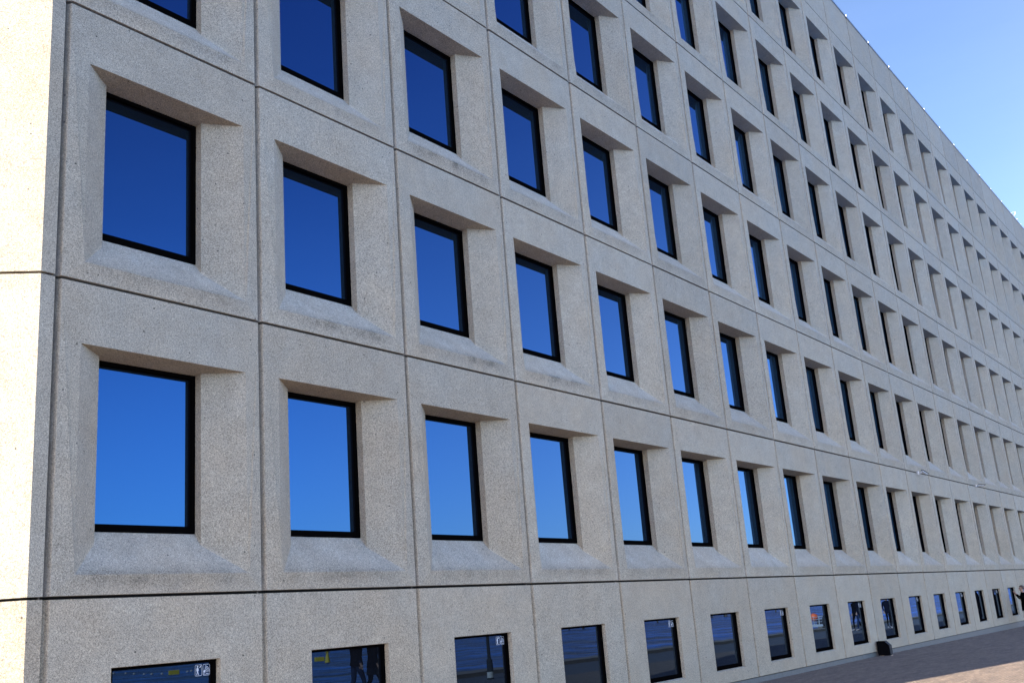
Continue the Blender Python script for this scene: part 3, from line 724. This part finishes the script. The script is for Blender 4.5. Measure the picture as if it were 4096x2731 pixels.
    for k in 'LR':
        an = Vector(P['ankle'+k]); toe = Vector(P.get('toe'+k, an+Vector((0, .16, -.045))))
        bm = bmesh.new(); tube(bm, [an+Vector((0, -.05, -.035)), an+Vector((0, .02, -.02)), toe+Vector((0, 0, -.005)), toe+Vector((0, .035, -.012))], [.035, .05, .04, .02], 10)
        obj("shoe", bm, shoes, t, smooth=True)
    return t

walk = dict(kneeL=(-.09, .16, .50), ankleL=(-.09, .20, .08), kneeR=(.09, -.02, .48), ankleR=(.09, -.30, .13), toeR=(.09, -.17, .04),
            elbowL=(-.25, -.12, 1.13), wristL=(-.26, -.04, .90), elbowR=(.25, .06, 1.12), wristR=(.25, .22, .93))
stand = dict(kneeL=(-.09, .03, .50), ankleL=(-.10, 0, .08), kneeR=(.09, .03, .50), ankleR=(.10, -.04, .08),
             elbowL=(-.25, -.05, 1.12), wristL=(-.24, .08, .90), elbowR=(.25, -.05, 1.12), wristR=(.24, .08, .90))
peek = dict(kneeL=(-.09, .03, .50), ankleL=(-.10, 0, .08), kneeR=(.09, .03, .50), ankleR=(.10, -.06, .08),
            elbowL=(-.30, .14, 1.22), wristL=(-.17, .30, 1.42), elbowR=(.30, .10, 1.20), wristR=(.16, .28, 1.44))
def P0(x, y): return (x, y, gz(x))
person("person with brown hair and black jacket peering into a window, one hand raised", P0(15.40*W, -0.47), rad(25), peek, MAT['coat'], MAT['coat'], MAT['black'], 0.92, 0.70, True, False)
person("person in black jacket and blue jeans walking past the second ground floor window", P0(14.45, -10.0), rad(-80), walk, MAT['coat'], MAT['jeans'], MAT['black'], 1.03, 0.86)
person("person in dark coat, grey skirt and black tights walking beside the person in jeans", P0(15.15, -10.1), rad(-80), walk, MAT['coat'], MAT['coat'], MAT['black'], 0.97, 0.80, True, True, skirt=0.62)
person("person in dark clothes striding with a pale yellow bag at the side", P0(52.7, -10.1), rad(110), walk, MAT['coat'], MAT['coat'], MAT['shoe'], 1.0)
person("person in navy jacket and jeans walking next to the pale yellow bag", P0(52.0, -9.6), rad(110), walk, MAT['navy'], MAT['jeans'], MAT['shoe'], 1.04)
person("person in navy top and black trousers with pale pink shoes standing on the quay road", P0(53.2, -8.5), rad(60), stand, MAT['navy'], MAT['coat'], MAT['shoe'], 0.98)
person("person in long black coat standing behind the one peering into the window", P0(15.10*W, -0.97), rad(10), stand, MAT['coat'], MAT['coat'], MAT['black'], 1.0, 0.55, True, False)
bg_ = thing("shoulder_bag", "pale yellow bag carried beside the person in dark clothes", "bag", (52.55, -9.83, gz(52)+0.62))
bm = bmesh.new(); box(bm, -.17, .17, -.05, .05, 0, .30, .03); obj("bag_body", bm, MAT['bag'], bg_)
bm = bmesh.new(); tube(bm, [(-.12, 0, .29), (-.08, 0, .5), (.08, 0, .5), (.12, 0, .29)], .012, 8); obj("strap", bm, MAT['bag'], bg_)

# ------------------------------------------------------------------ quayside things seen in the ground floor glass
LP = thing("street_lamp", "dark steel lamp post on the quay road, mirrored in the third ground floor window", "street lamp", (21.26, -11.0, 0))
bm = bmesh.new(); tube(bm, [(0, 0, 0.0), (0, 0, 0.55)], 0.095, 16); tube(bm, [(0, 0, .55), (0, 0, .62)], [.095, .055], 16); obj("post_base", bm, MAT['slate'], LP)
bm = bmesh.new(); tube(bm, [(0, 0, .62), (0, 0, 3.4)], [.055, .045], 14); obj("pole", bm, MAT['slate'], LP)
bm = bmesh.new(); tube(bm, [(0, 0, 3.4), (0, 0, 3.48), (0, 0, 3.75), (0, 0, 3.85)], [.06, .17, .24, .05], 18); obj("lantern", bm, MAT['slate'], LP)
bm = bmesh.new(); tube(bm, [(0, -.001, .05), (0, -.001, .22)], .0965, 16); obj("label_band", bm, MAT['white'], LP)

BY = thing("channel_marker", "yellow spar buoy with cross top standing in the harbour water", "buoy", (100.7, -101.5, -1.6))
bm = bmesh.new(); tube(bm, [(0, 0, -.3), (0, 0, 1.4)], [.42, .13], 14); obj("spar", bm, MAT['yellow'], BY)
bm = bmesh.new(); tube(bm, [(-.4, 0, 1.30), (.4, 0, 1.62)], .06, 8); tube(bm, [(-.4, 0, 1.62), (.4, 0, 1.30)], .06, 8); obj("cross_topmark", bm, MAT['yellow'], BY)
def float_box(x, y, label):
    t = thing("raft_float", label, "float", (x, y, -1.6), 0.5)
    bm = bmesh.new(); box(bm, -.65, .65, -.4, .4, -.1, .62, .06); obj("float_body", bm, MAT['yellow'], t)
    bm = bmesh.new(); tube(bm, [(0, 0, .6), (0, 0, .72)], [.12, .05], 10); obj("lifting_eye", bm, MAT['steel'], t)
float_box(92.0, -124.0, "dull yellow square float on the line of small floats"); float_box(108.5, -111.3, "dull yellow square float beside the yellow spar buoy")
bm = bmesh.new(); tube(bm, [(0, -.22, 0), (0, -.12, .02), (0, .12, .02), (0, .22, 0)], [.06, .2, .2, .06], 12)
fl = obj("line_float", bm, MAT['white'], None, (110.4, -167, -1.55), True)
fl['label'] = "one of the small white floats strung along a line across the water"; fl['category'] = "float"; fl['group'] = "white floats on the harbour line"
pts_f = [(110.4, -167.7), (105.5, -156), (101, -147), (96.8, -138.1), (95, -133.5), (94, -129.5), (95.2, -127.5), (97.5, -128.5), (99.7, -130.5), (102.5, -133), (106, -136)]
for (x, y) in pts_f[1:]: dup(fl, (x, y, -1.55))

bt = thing("work_boat", "low work boat with white rails and an orange float on deck, out in the harbour", "boat", (123.5, -39.2, -1.6), rad(-60))
bm = bmesh.new(); poly_prism(bm, [(-3, -1.1), (2.0, -1.1), (3.3, 0), (2.0, 1.1), (-3, 1.1)], -.3, .32); obj("hull", bm, MAT['white'], bt)
bm = bmesh.new()
for y in (-1.0, 1.0):
    for z in (.62, .92, 1.2): tube(bm, [(-2.9, y, z), (1.9, y, z)], .028, 6)
    for i in range(7): tube(bm, [(-2.9+.8*i, y, .3), (-2.9+.8*i, y, 1.2)], .03, 6)
obj("railing", bm, MAT['white'], bt)
bm = bmesh.new(); bmesh.ops.create_uvsphere(bm, u_segments=14, v_segments=10, radius=.45, matrix=Matrix.Translation((1.0, .2, 1.15))); obj("orange_float", bm, MAT['orange'], bt, smooth=True)
bm = bmesh.new(); box(bm, -1.6, -.4, -.6, .6, .33, .9, .05); obj("engine_box", bm, MAT['greycloth'], bt)
ty = thing("tyre_fender", "black rubber tyre fender standing on a timber on the quay edge", "tyre", (58.9, -14.2, 0.12+gz(58.9)))
bm = bmesh.new(); ring = [(.28*math.cos(a*math.pi/8), 0, .37+.28*math.sin(a*math.pi/8)) for a in range(17)]; tube(bm, ring, .085, 10, False); obj("tyre", bm, MAT['rubber'], ty, smooth=True)
bm = bmesh.new(); box(bm, -.9, .9, -.12, .12, 0, .10, .01); obj("timber_base", bm, MAT['timber'], ty)
jt = thing("timber_jetty", "dark timber jetty on piles far out across the water", "jetty", (315, -160, -1.6), rad(20))
bm = bmesh.new(); box(bm, -45, 45, -2, 2, 2.2, 2.7); obj("deck", bm, MAT['timber'], jt)
bm = bmesh.new(); tube(bm, [(-44, -1.7, -1), (-44, -1.7, 3.4)], .32, 8); pile = obj("pile", bm, MAT['timber'], jt)
for i in range(1, 30): dup(pile, (3.05*i, (i % 2)*3.4, 0), jt)
